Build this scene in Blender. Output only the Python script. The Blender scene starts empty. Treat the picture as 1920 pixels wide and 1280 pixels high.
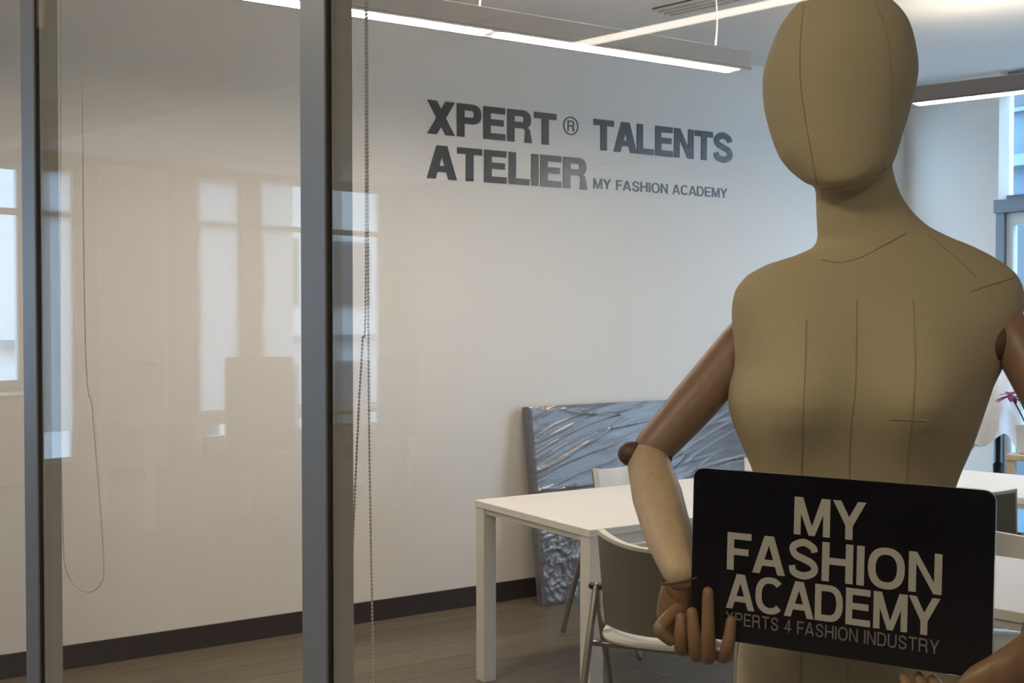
import bpy, bmesh, math, random
from mathutils import Vector, Matrix
from mathutils.bvhtree import BVHTree
random.seed(7)
C = bpy.context.scene.collection
SC = bpy.context.scene
R = math.radians

# ------------------------------------------------------------------ camera
YAW = R(32.6)
cam_d = bpy.data.cameras.new('camera'); cam = bpy.data.objects.new('camera', cam_d); C.objects.link(cam)
cam.location = (0, 0, 1.5)
cam.rotation_euler = (R(90) - math.atan(50/2183), 0, -YAW)
cam_d.sensor_width = 36; cam_d.lens = 2183/1920*36; cam_d.clip_start = .02
SC.camera = cam
# ------------------------------------------------------------------ world, exposure
w = bpy.data.worlds.new('sky'); SC.world = w; w.use_nodes = True
bg = w.node_tree.nodes['Background']
bg.inputs[0].default_value = (.57, .75, 1.0, 1); bg.inputs[1].default_value = 7.2
SC.view_settings.view_transform = 'Standard'; SC.view_settings.look = 'None'
SC.view_settings.exposure = 0.0; SC.view_settings.gamma = 1.0; SC.view_settings.use_curve_mapping = False
LAMP = 47.0            # luminance of the pendant diffusers
LAMP_COL = (1, .82, .67)

# ------------------------------------------------------------------ frames: room axes are x (towards the windows) and y (towards the lettered wall)
A = R(13.4); N = (math.cos(A), math.sin(A)); S = (-math.sin(A), math.cos(A))   # glass partition runs along S, N points into the room
P = .95
CEIL = 3.0
def nc(n, c): return (n*N[0] + c*S[0], n*N[1] + c*S[1])

# ------------------------------------------------------------------ materials
def mat(name, col, rough=.5, metal=0, var=.06, scale=8, bump=0, bscale=60, emit=None, stretch=None, spec=.5, rnd=0, coat=0):
    m = bpy.data.materials.new(name); m.use_nodes = True
    nt = m.node_tree; b = nt.nodes['Principled BSDF']
    b.inputs['Roughness'].default_value = rough; b.inputs['Metallic'].default_value = metal
    b.inputs['Specular IOR Level'].default_value = spec; b.inputs['Coat Weight'].default_value = coat
    tc = nt.nodes.new('ShaderNodeTexCoord'); mp = nt.nodes.new('ShaderNodeMapping')
    nt.links.new(tc.outputs['Object'], mp.inputs[0])
    if stretch: mp.inputs['Scale'].default_value = stretch
    nz = nt.nodes.new('ShaderNodeTexNoise'); nz.inputs['Scale'].default_value = scale; nz.inputs['Detail'].default_value = 4
    nt.links.new(mp.outputs[0], nz.inputs[0])
    mx = nt.nodes.new('ShaderNodeMix'); mx.data_type = 'RGBA'
    mx.inputs[6].default_value = tuple(c*(1-var) for c in col) + (1,)
    mx.inputs[7].default_value = tuple(min(1, c*(1+var)) for c in col) + (1,)
    nt.links.new(nz.outputs[0], mx.inputs[0])
    out = mx.outputs[2]
    if rnd:
        oi = nt.nodes.new('ShaderNodeObjectInfo'); hs = nt.nodes.new('ShaderNodeHueSaturation')
        mr = nt.nodes.new('ShaderNodeMapRange'); mr.inputs[3].default_value = 1-rnd; mr.inputs[4].default_value = 1+rnd
        nt.links.new(oi.outputs['Random'], mr.inputs[0]); nt.links.new(mr.outputs[0], hs.inputs['Value'])
        nt.links.new(out, hs.inputs['Color']); out = hs.outputs[0]
        ad = nt.nodes.new('ShaderNodeVectorMath'); ad.operation = 'ADD'
        cb = nt.nodes.new('ShaderNodeCombineXYZ'); mu = nt.nodes.new('ShaderNodeMath'); mu.operation = 'MULTIPLY'; mu.inputs[1].default_value = 37
        nt.links.new(oi.outputs['Random'], mu.inputs[0]); nt.links.new(mu.outputs[0], cb.inputs[0]); nt.links.new(mu.outputs[0], cb.inputs[1])
        nt.links.new(mp.outputs[0], ad.inputs[0]); nt.links.new(cb.outputs[0], ad.inputs[1]); nt.links.new(ad.outputs[0], nz.inputs[0])
    nt.links.new(out, b.inputs['Base Color'])
    if bump:
        n2 = nt.nodes.new('ShaderNodeTexNoise'); n2.inputs['Scale'].default_value = bscale
        nt.links.new(mp.outputs[0], n2.inputs[0])
        bp = nt.nodes.new('ShaderNodeBump'); bp.inputs['Strength'].default_value = bump; bp.inputs['Distance'].default_value = .01
        nt.links.new(n2.outputs[0], bp.inputs['Height']); nt.links.new(bp.outputs[0], b.inputs['Normal'])
    if emit:
        b.inputs['Emission Color'].default_value = emit[0] + (1,); b.inputs['Emission Strength'].default_value = emit[1]
    return m

def glass_mat(name, tint=(.97, .985, .975), f0=.045):
    """thin architectural glass: Schlick reflection over straight-through transmission, the same from both sides"""
    m = bpy.data.materials.new(name); m.use_nodes = True; nt = m.node_tree; nt.nodes.clear()
    o = nt.nodes.new('ShaderNodeOutputMaterial'); tr = nt.nodes.new('ShaderNodeBsdfTransparent'); gl = nt.nodes.new('ShaderNodeBsdfGlossy')
    tr.inputs[0].default_value = tint + (1,); gl.inputs['Roughness'].default_value = .0; gl.inputs[0].default_value = (1, 1, 1, 1)
    ge = nt.nodes.new('ShaderNodeNewGeometry'); dt = nt.nodes.new('ShaderNodeVectorMath'); dt.operation = 'DOT_PRODUCT'
    nt.links.new(ge.outputs['Normal'], dt.inputs[0]); nt.links.new(ge.outputs['Incoming'], dt.inputs[1])
    def mth(op, a, bval=None):
        n = nt.nodes.new('ShaderNodeMath'); n.operation = op
        for i, v in enumerate((a, bval)):
            if v is None: continue
            if isinstance(v, (int, float)): n.inputs[i].default_value = v
            else: nt.links.new(v, n.inputs[i])
        return n.outputs[0]
    c = mth('ABSOLUTE', dt.outputs['Value']); k = mth('POWER', mth('SUBTRACT', 1.0, c), 5.0)
    f = mth('ADD', mth('MULTIPLY', k, 1-f0), f0)
    mx = nt.nodes.new('ShaderNodeMixShader'); nt.links.new(f, mx.inputs[0]); nt.links.new(tr.outputs[0], mx.inputs[1]); nt.links.new(gl.outputs[0], mx.inputs[2])
    nt.links.new(mx.outputs[0], o.inputs[0])
    return m

M = {}
M['wall'] = mat('white_wall_paint', (.79, .77, .74), .7, var=.015, scale=3, bump=.03, bscale=300)
M['office_wall'] = mat('office_wall_paint', (.43, .40, .36), .7, var=.03, scale=3)
M['office_dark'] = mat('brown_panelled_wall', (.11, .095, .085), .6, var=.1, scale=3)  # dim office side put into the wall colour, for a dark reflection
M['ceiling'] = mat('ceiling_paint', (.74, .73, .71), .85, var=.02, scale=4)
M['baseboard'] = mat('dark_vinyl_baseboard', (.030, .022, .024), .45, var=.15)
M['plank'] = mat('grey_oak_plank', (.140, .114, .078), .42, var=.6, scale=2.0, stretch=(1.2, 26, 1), rnd=.16)
M['subfloor'] = mat('subfloor', (.05, .045, .04), .9)
M['carpet'] = mat('office_carpet', (.10, .09, .08), .95, var=.2, scale=90, bump=.2, bscale=400)
M['alu'] = mat('grey_aluminium_mullion', (.26, .30, .36), .42, metal=.35, var=.05, scale=30)
M['alu_in'] = mat('warm_grey_mullion_inside', (.50, .47, .42), .5, var=.03, scale=30)  # same aluminium, with the warm room light put into its colour
M['gasket'] = mat('black_gasket', (.03, .025, .02), .6)
M['glass'] = glass_mat('partition_glass')
M['wglass'] = glass_mat('window_glass', (.93, .97, .98), .04)
M['letter'] = mat('charcoal_vinyl', (.058, .054, .056), .25, var=.08)
M['lamp_body'] = mat('satin_grey_aluminium', (.68, .66, .66), .45, metal=.05, var=.04)
M['lamp_dark'] = mat('slate_grey_aluminium', (.25, .25, .29), .45, var=.04)  # same housing grey, darkened for the side turned from the window
M['diffuser'] = mat('lit_opal_diffuser', (.9, .88, .85), .5, emit=(LAMP_COL, LAMP))
M['strip'] = mat('lit_corridor_strip', (.9, .88, .85), .5, emit=((1, .90, .74), 9.0))
M['updiff'] = mat('lit_upper_diffuser', (.9, .88, .85), .5, emit=((1, .82, .64), 27.0))  # upward glow added to brighten the ceiling
M['panel_lamp'] = mat('lit_panel', (.9, .88, .85), .5, emit=((1, .80, .55), 29.0))  # glow of the added corridor fill panels
M['cable'] = mat('white_cable', (.75, .72, .68), .5)
M['vent'] = mat('vent_slot_dark', (.05, .045, .04), .7)
M['ventw'] = mat('vent_white_metal', (.62, .61, .59), .5)
M['white'] = mat('white_laminate', (.80, .785, .76), .35, var=.02, scale=20)
M['whitem'] = mat('white_powder_coat', (.76, .74, .70), .4, var=.02)
M['linen'] = mat('unbleached_linen', (.55, .455, .295), .9, var=.10, scale=260, bump=.12, bscale=700, stretch=(1, 1, 2.2))
M['seam'] = mat('linen_seam', (.40, .33, .21), .9, var=.1, scale=200)
M['wood'] = mat('pale_beech', (.58, .43, .29), .42, var=.22, scale=16, stretch=(7, 7, .9))
M['wood_upper'] = mat('brown_beech_upper', (.30, .185, .125), .42, var=.22, scale=16, stretch=(7, 7, .9))  # same pale wood, with the shade on the arms put into the colour
M['wood_hand'] = mat('brown_hand_wood', (.27, .150, .080), .4, var=.25, scale=22, stretch=(5, 5, 1))  # darker wood, with the hand's shade also put into the brown
M['wooddark'] = mat('dark_wood_joint', (.10, .055, .032), .5, var=.2)
M['board'] = mat('black_glossy_board', (.006, .0045, .009), .22, var=.2, spec=.3)
M['print'] = mat('pale_grey_print', (.46, .43, .405), .5, var=.04)
M['print2'] = mat('dim_grey_print', (.185, .165, .165), .5, var=.04)
M['edge'] = mat('clear_board_edge', (.34, .33, .27), .2)
M['metal'] = mat('grey_steel_tube', (.30, .29, .27), .35, metal=.7, var=.06)
M['plastic'] = mat('white_chair_plastic', (.74, .73, .69), .38, var=.02)
M['backgrey'] = mat('grey_chair_back', (.22, .21, .19), .34, metal=.35, var=.05)
M['knob'] = mat('black_knob', (.02, .02, .02), .4)
M['panel'] = mat('blue_grey_panel', (.26, .28, .34), .6, var=.12)
M['cloth'] = mat('white_garment_cotton', (.80, .83, .88), .9, var=.04, scale=40, bump=.1, bscale=120)
M['blackm'] = mat('black_metal', (.012, .016, .03), .4, metal=.2)
M['petal'] = mat('magenta_petal', (.24, .02, .12), .55, var=.5, scale=30)
M['petal2'] = mat('pale_pink_petal', (.70, .36, .42), .55, var=.3, scale=30)
M['stem'] = mat('dark_green_stem', (.03, .07, .03), .6)
M['stoolw'] = mat('light_pine', (.66, .55, .40), .5, var=.15, scale=10, stretch=(6, 6, 1))
M['pot'] = mat('white_ceramic', (.80, .80, .82), .3)
M['frame'] = mat('blue_grey_window_frame', (.24, .31, .38), .45, metal=.2, var=.04)
M['frame_white'] = mat('white_door_leaf', (.62, .71, .78), .45)
M['facade'] = mat('facade_render', (.12, .185, .24), .85, var=.06, scale=2)
M['facade_pale'] = mat('pale_facade', (.74, .77, .77), .85, var=.04, scale=2)
M['ledge'] = mat('facade_ledge', (.19, .27, .33), .8)
M['fwin'] = mat('facade_window_dark', (.06, .09, .12), .2)
M['ground'] = mat('street_asphalt', (.42, .42, .42), .9, var=.2)  # street colour lightened to throw sky light up onto the ceiling
M['blind'] = mat('sheer_blind', (.72, .72, .72), .9)
M['seatblack'] = mat('black_mesh_fabric', (.05, .045, .045), .8)
M['desk'] = mat('beech_desk', (.50, .42, .32), .5, var=.1)
M['pinkdoor'] = mat('pale_door_paint', (.74, .66, .62), .5)
M['bracelet'] = mat('brown_cord', (.10, .05, .025), .7)

def film_mat():
    m = mat('stretch_film', (.150, .150, .168), .17, var=.4, scale=5, stretch=(.8, 1, 5), bump=.12, bscale=40, coat=.35)
    return m
M['film'] = film_mat()
def sheer(m):
    nt = m.node_tree; b = nt.nodes['Principled BSDF']; o = nt.nodes['Material Output']
    t = nt.nodes.new('ShaderNodeBsdfTranslucent'); t.inputs[0].default_value = (.85, .87, .88, 1)
    mx = nt.nodes.new('ShaderNodeMixShader'); mx.inputs[0].default_value = .75
    nt.links.new(b.outputs[0], mx.inputs[1]); nt.links.new(t.outputs[0], mx.inputs[2]); nt.links.new(mx.outputs[0], o.inputs[0])
sheer(M['blind'])

# ------------------------------------------------------------------ mesh helpers
def box(bm, x0, x1, y0, y1, z0, z1, f=None):
    vs = [bm.verts.new(f(x, y, z) if f else (x, y, z)) for z in (z0, z1) for x, y in ((x0, y0), (x1, y0), (x1, y1), (x0, y1))]
    for q in ((3, 2, 1, 0), (4, 5, 6, 7), (0, 1, 5, 4), (1, 2, 6, 5), (2, 3, 7, 6), (3, 0, 4, 7)): bm.faces.new([vs[i] for i in q])
def ncf(x, y, z): a = nc(x, y); return (a[0], a[1], z)
def bevel(bm, w, seg=2):
    bmesh.ops.bevel(bm, geom=bm.edges[:], offset=w, segments=seg, affect='EDGES', profile=.5)
def prism(bm, poly, z0, z1):
    a = [bm.verts.new((x, y, z0)) for x, y in poly]; b = [bm.verts.new((x, y, z1)) for x, y in poly]
    n = len(poly); bm.faces.new(a[::-1]); bm.faces.new(b)
    for i in range(n): bm.faces.new((a[i], a[(i+1) % n], b[(i+1) % n], b[i]))
def catmull(pts, rad, sub):
    P_ = [Vector(p) for p in pts]; out = []; ro = []
    for i in range(len(P_)-1):
        p0 = P_[i-1] if i else 2*P_[0]-P_[1]; p1, p2 = P_[i], P_[i+1]; p3 = P_[i+2] if i+2 < len(P_) else 2*P_[-1]-P_[-2]
        for k in range(sub):
            t = k/sub
            out.append(.5*((2*p1)+(p2-p0)*t+(2*p0-5*p1+4*p2-p3)*t*t+(3*p1-p0-3*p2+p3)*t**3)); ro.append(rad[i]*(1-t)+rad[i+1]*t)
    out.append(P_[-1]); ro.append(rad[-1]); return out, ro
def tube(bm, pts, rad, seg=12, sub=4, cap=True, flat=None):
    """tapered round tube along a smooth path with rounded ends; flat = (axis, factor) squashes the section along an axis"""
    if not isinstance(rad, (list, tuple)): rad = [rad]*len(pts)
    pts, rad = catmull(pts, rad, sub) if sub > 1 else ([Vector(p) for p in pts], list(rad))
    if cap:
        d0 = (pts[0]-pts[1]).normalized(); d1 = (pts[-1]-pts[-2]).normalized(); r0, r1 = rad[0], rad[-1]
        pre = [(pts[0]+d0*r0*s, r0*c) for s, c in ((.98, .2), (.8, .6), (.45, .89))]; post = [(pts[-1]+d1*r1*s, r1*c) for s, c in ((.45, .89), (.8, .6), (.98, .2))]
        pts = [p for p, _ in pre]+pts+[p for p, _ in post]; rad = [r for _, r in pre]+rad+[r for _, r in post]
    rings = []; up = None
    for i, p in enumerate(pts):
        t = (pts[min(i+1, len(pts)-1)]-pts[max(i-1, 0)]).normalized()
        if up is None: up = t.orthogonal().normalized()
        up = (up-t*up.dot(t)).normalized(); si = t.cross(up)
        ring = []
        for k in range(seg):
            a = 2*math.pi*k/seg; o = (up*math.cos(a)+si*math.sin(a))*rad[i]
            if flat: ax = Vector(flat[0]).normalized(); o = o-ax*o.dot(ax)*(1-flat[1])
            ring.append(bm.verts.new(p+o))
        rings.append(ring)
    for a, b in zip(rings, rings[1:]):
        for k in range(seg): bm.faces.new((a[k], a[(k+1) % seg], b[(k+1) % seg], b[k]))
    bm.faces.new(rings[0][::-1]); bm.faces.new(rings[-1])
def lathe(bm, prof, seg=24, ctr=(0, 0, 0)):
    rings = [[bm.verts.new((ctr[0]+r*math.cos(2*math.pi*k/seg), ctr[1]+r*math.sin(2*math.pi*k/seg), ctr[2]+z)) for k in range(seg)] for r, z in prof]
    for a, b in zip(rings, rings[1:]):
        for k in range(seg): bm.faces.new((a[k], a[(k+1) % seg], b[(k+1) % seg], b[k]))
    bm.faces.new(rings[0][::-1]); bm.faces.new(rings[-1])
def obj(name, bm, m, parent=None, smooth=False, kind=None):
    bmesh.ops.recalc_face_normals(bm, faces=bm.faces[:])
    me = bpy.data.meshes.new(name); bm.to_mesh(me); bm.free()
    if smooth:
        for p in me.polygons: p.use_smooth = True
        try: me.set_sharp_from_angle(angle=R(40))
        except Exception: pass
    o = bpy.data.objects.new(name, me); C.objects.link(o); me.materials.append(M[m] if isinstance(m, str) else m)
    if parent: o.parent = parent
    if kind: o['kind'] = kind
    return o
def thing(name, label, cat, loc=(0, 0, 0), rz=0, group=None):
    o = bpy.data.objects.new(name, None); C.objects.link(o); o.location = loc; o.rotation_euler = (0, 0, rz); o.empty_display_size = .1
    o['label'] = label; o['category'] = cat
    if group: o['group'] = group
    return o
def struct(name, bm=None, m=None, parent=None, label=None):
    if bm is None:
        o = bpy.data.objects.new(name, None); C.objects.link(o)
    else: o = obj(name, bm, m, parent)
    if parent is None: o['kind'] = 'structure'
    if label: o['label'] = label
    return o
nb = bmesh.new
def bobj(name, m, parent, *b, f=None, bev=0, kind=None):
    bm = nb(); box(bm, *b, f=f)
    if bev: bevel(bm, bev)
    return obj(name, bm, m, parent, kind=kind)
def clip(poly, fn):
    out = []
    for i, p in enumerate(poly):
        q = poly[(i+1) % len(poly)]; a, b = fn(p), fn(q)
        if a >= 0: out.append(p)
        if (a >= 0) != (b >= 0): t = a/(a-b); out.append((p[0]+(q[0]-p[0])*t, p[1]+(q[1]-p[1])*t))
    return out

# ================================================================== SETTING
XW, YW, YB = 6.4, 5.15, -3.0
def part_x(y, n=P): return (n - y*N[1])/N[0]
room = [(part_x(YB), YB), (XW+.15, YB), (XW+.15, YW), (part_x(YW), YW)]
bm = nb(); prism(bm, room, -.12, -.004); floor = struct('floor', bm, 'subfloor')
PW, PL = .182, 1.22
row = 0; y = YW - PW
while y > YB - PW:
    x = -1.2 - (row*.43 % PL)
    while x < XW:
        poly = [(x, y), (x+PL-.0016, y), (x+PL-.0016, y+PW-.0016), (x, y+PW-.0016)]
        for fn in (lambda p: p[0]*N[0]+p[1]*N[1]-P-.0, lambda p: XW-.002-p[0], lambda p: p[1]-YB):
            if poly: poly = clip(poly, fn)
        if len(poly) > 2 and max(p[0] for p in poly)-min(p[0] for p in poly) > .02:
            cx, cy = poly[0]; bm = nb(); prism(bm, [(p[0]-cx, p[1]-cy) for p in poly], -.004, 0)
            o = obj('plank', bm, 'plank', floor); o.location = (cx, cy, random.uniform(-.0004, 0))
        x += PL
    y -= PW; row += 1
# ceiling over room and office
bm = nb(); prism(bm, [nc(-7.15, -5), nc(1, -5), (XW+.15, YB-.12), (XW+.15, YW+.12), (part_x(YW+.12, P+.12), YW+.12), nc(P+.12, 10.65), nc(-7.15, 10.65)], CEIL, CEIL+.15); struct('ceiling', bm, 'ceiling')
# lettered wall
bm = nb()
prism(bm, [(part_x(YW, P+.06), YW), (5.67, YW), (5.67, YW+.12), (part_x(YW+.12, P+.06), YW+.12)], 0, CEIL)
box(bm, 5.67, 6.25, YW, YW+.12, 0, .12); box(bm, 5.67, 6.25, YW, YW+.12, 2.9, CEIL); box(bm, 6.25, XW, YW, YW+.12, 0, CEIL)
struct('wall_back', bm, 'wall')
wb = struct('window_9'); bm = nb()  # unseen window added to throw blue skylight onto the window wall
for a in (5.67, 6.21): box(bm, a, a+.04, YW+.03, YW+.09, .12, 2.9)
for z in (.12, 2.2, 2.86): box(bm, 5.71, 6.21, YW+.03, YW+.09, z, z+.04)
obj('window_frame', bm, 'frame', wb); bobj('pane', 'wglass', wb, 5.71, 6.21, YW+.055, YW+.061, .16, 2.86)
bm = nb(); prism(bm, [(part_x(YW-.012, P+.06), YW-.012), (XW, YW-.012), (XW, YW), (part_x(YW, P+.06), YW)], 0, .10); struct('baseboard_back', bm, 'baseboard')
# window wall with one tall opening
OY0, OY1 = .30, 4.445
bm = nb()
box(bm, XW, XW+.15, OY1, YW+.12, 0, CEIL); box(bm, XW, XW+.15, YB, OY0, 0, CEIL)
struct('wall_right', bm, 'wall')
bm = nb(); box(bm, XW-.012, XW, OY1+.05, YW-.012, 0, .10); struct('baseboard_right', bm, 'baseboard')
bm = nb(); prism(bm, [(part_x(YB, P+.06), YB-.12), (XW+.15, YB-.12), (XW+.15, YB), (part_x(YB, P+.06), YB)], 0, CEIL); struct('wall_front', bm, 'wall')
# upper glazing and the balcony door below it
win = struct('window_1')
bm = nb(); box(bm, XW+.085, XW+.125, OY0, OY1, 2.90, CEIL); box(bm, XW+.085, XW+.125, OY0, OY1, 2.2, 2.24)
for yy in (OY0, 1.65, 3.0): box(bm, XW+.085, XW+.125, yy, yy+.05, 2.24, 2.90)
obj('window_frame', bm, 'frame', win)
for a, b in ((.35, 1.65), (1.70, 3.0), (3.05, OY1)): bobj('pane', 'wglass', win, XW+.10, XW+.106, a, b, 2.24, 2.90)
door = struct('door_1')
bobj('door_head', 'frame', door, XW-.03, XW+.06, OY0, OY1+.012, 2.125, 2.205)
for a in (OY1-.05, OY0, 2.95, 1.6): bobj('door_jamb', 'frame', door, XW-.015, XW+.06, a, a+.055, 0, 2.125)
for a, b in ((.36, 1.595), (1.66, 2.945), (3.01, OY1-.055)):
    bm = nb(); box(bm, XW+.005, XW+.05, a, a+.07, .02, 2.12); box(bm, XW+.005, XW+.05, b-.045, b, .02, 2.12); box(bm, XW+.005, XW+.05, a+.07, b-.045, 2.05, 2.12); box(bm, XW+.005, XW+.05, a+.07, b-.045, .02, .14)
    lf = obj('door_leaf', bm, 'frame_white', door)
    bobj('pane', 'wglass', lf, XW+.022, XW+.028, a+.07, b-.045, .14, 2.05)
    bobj('handle', 'metal', lf, XW-.03, XW+.005, a+.03, a+.045, 1.0, 1.16)

# glass partition
gp = struct('wall_left')
MULL = [4.10, 3.155, 2.1625, 1.279, -.60, -1.9, -3.2]; MWd = .0535
for c in MULL:
    bobj('mullion', 'alu', gp, P-.0105, P+.0, c-MWd/2, c+MWd/2, 0, CEIL, f=ncf)
    bobj('mullion_inner', 'alu_in', gp, P+.0, P+.036, c-MWd/2, c+MWd/2, .05, CEIL-.05, f=ncf)
    bm = nb()
    for s in (-1, 1): box(bm, P-.007, P+.0002, c+s*(MWd/2)-.002, c+s*(MWd/2)+.0012, .05, CEIL-.05, f=ncf)
    obj('gasket', bm, 'gasket', gp)
bobj('bottom_rail', 'alu', gp, P-.009, P+.037, -3.4, 5.03, 0, .05, f=ncf)
bobj('top_rail', 'alu', gp, P-.009, P+.037, -3.4, 5.03, CEIL-.05, CEIL, f=ncf)
edges = [5.03] + MULL + [-3.4]
for a, b in zip(edges, edges[1:]):
    lo, hi = b + (MWd/2 if b in MULL else 0) + .002, a - (MWd/2 if a in MULL else 0) - .002
    if hi-lo > .1: bobj('glass_pane', 'glass', gp, P-.004, P+.004, lo, hi, .05, CEIL-.05, f=ncf)

# open-plan office that the glass mirrors
NL, CE, CB = -7.0, 10.5, -3.6
bm = nb(); prism(bm, [nc(NL-.1, CB), nc(P, CB), nc(P, CE+.1), nc(NL-.1, CE+.1)], -.12, 0); bmc = bm
struct('floor_office', bmc, 'carpet')
def wall_holes(bm, a0, a1, holes, put):
    """boxes of wall from a0 to a1 leaving the holes (b0,b1,z0,z1) open"""
    x = a0
    for b0, b1, z0, z1 in sorted(holes):
        if b0 > x: put(x, b0, 0, CEIL)
        if z0 > 0: put(b0, b1, 0, z0)
        if z1 < CEIL: put(b0, b1, z1, CEIL)
        x = b1
    if x < a1: put(x, a1, 0, CEIL)
END = [(-2.62, -1.10, .86, 2.86), (-3.11, -2.75, .12, 2.86), (-4.90, -4.37, .20, 2.9), (-6.82, -5.14, .20, 2.95)]
bm = nb(); wall_holes(bm, NL-.1, P+.12, END, lambda a, b, z0, z1: box(bm, a, b, CE, CE+.12, z0, z1, f=ncf)); struct('wall_office_end', bm, 'office_wall')
SIDE = []
bm = nb(); wall_holes(bm, CB, CE, SIDE, lambda a, b, z0, z1: box(bm, NL-.12, NL, a, b, z0, z1, f=ncf)); struct('wall_office_side', bm, 'office_dark')
bm = nb(); box(bm, NL-.1, P, CB-.12, CB, 0, CEIL, f=ncf); struct('wall_office_rear', bm, 'office_wall')
bm = nb(); box(bm, P-.01, P+.11, 5.06, CE, 0, CEIL, f=ncf); struct('wall_office_room', bm, 'office_wall')
bm = nb(); box(bm, -2.0, -1.72, CB, CE, 2.80, CEIL, f=ncf); struct('trim_1', bm, 'office_wall')
k = 2
for b0, b1, z0, z1 in END:
    o = struct('window_%d' % k); k += 1
    bm = nb()
    for a in (b0, b1-.05): box(bm, a, a+.05, CE+.03, CE+.09, z0, z1, f=ncf)
    for z in (z0, z1-.05, 2.40): box(bm, b0+.05, b1-.05, CE+.03, CE+.09, z, z+.06 if z == 2.40 else z+.05, f=ncf)
    if b1-b0 > 1: box(bm, (b0+b1)/2-.03, (b0+b1)/2+.03, CE+.03, CE+.09, z0+.05, 2.40, f=ncf)
    obj('window_frame', bm, 'frame_white', o)
    bobj('pane', 'wglass', o, b0+.05, b1-.05, CE+.055, CE+.061, z0+.05, z1-.05, f=ncf)
    if k in (4, 5): bobj('roller_screen', 'blind', o, b0+.03, b1-.03, CE+.012, CE+.016, z0+.3, z1-.02, f=ncf)
    if k == 6: bobj('roller_screen', 'blind', o, b1-.42, b1-.05, CE+.012, CE+.016, z0+.3, z1-.02, f=ncf)
for b0, b1, z0, z1 in SIDE:
    o = struct('window_%d' % k); k += 1
    bm = nb()
    for a in (b0, b1-.05): box(bm, NL-.09, NL-.03, a, a+.05, z0, z1, f=ncf)
    for z in (z0, z1-.05): box(bm, NL-.09, NL-.03, b0+.05, b1-.05, z, z+.05, f=ncf)
    obj('window_frame', bm, 'frame_white', o)
    bobj('pane', 'wglass', o, NL-.061, NL-.055, b0+.05, b1-.05, z0+.05, z1-.05, f=ncf)
d2 = struct('door_2')
bobj('door_leaf', 'pinkdoor', d2, -3.95, -3.39, CE-.04, CE-.005, .02, 2.55, f=ncf)
bm = nb(); box(bm, -4.02, -3.95, CE-.06, CE-.001, 0, 2.92, f=ncf); box(bm, -3.39, -3.32, CE-.06, CE-.001, 0, 2.92, f=ncf); box(bm, -3.95, -3.39, CE-.06, CE-.001, 2.55, 2.65, f=ncf); box(bm, -3.95, -3.39, CE-.06, CE-.001, 2.88, 2.92, f=ncf)
obj('door_frame', bm, 'frame_white', d2)
bobj('transom_panel', 'pinkdoor', d2, -3.95, -3.39, CE-.03, CE-.005, 2.65, 2.88, f=ncf)
bobj('handle', 'metal', d2, -3.90, -3.80, CE-.09, CE-.04, 1.0, 1.03, f=ncf)

# outside: street and the buildings across it
bm = nb(); box(bm, -60, 60, -60, 60, -9.2, -9.0); struct('ground', bm, 'ground')
def facade(name, label, base, put, length, height, mm):
    o = thing(name, label, 'building')
    bm = nb(); put(bm, 0, length, .25, 6, -9, height); obj('wall', bm, mm, o)
    z = -7.6
    while z < height-2:
        bm = nb(); put(bm, 0, length, -.05, .25, z-.9, z-.72); obj('ledge', bm, 'ledge', o)
        a = .8
        while a < length-1.4:
            bm = nb(); put(bm, a, a+1.25, .12, .25, z, z+1.7); wn = obj('window', bm, 'ledge', o)
            bm = nb(); put(bm, a+.08, a+1.17, .10, .12, z+.08, z+1.62); obj('pane', bm, 'fwin', wn)
            a += 2.3
        z += 3.1
    return o
facade('office_building', 'bluish office building across the street behind the balcony door', 0,
       lambda bm, a, b, d0, d1, z0, z1: box(bm, 17+d0, 17+d1, -6+a, -6+b, z0, z1), 30, 9, 'facade')
facade('office_building', 'pale building across the street mirrored in the glass partition', 0,
       lambda bm, a, b, d0, d1, z0, z1: box(bm, -30+a, -30+b, 24+d0, 24+d1, z0, z1, f=ncf), 22, 5.5, 'facade_pale')

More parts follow.
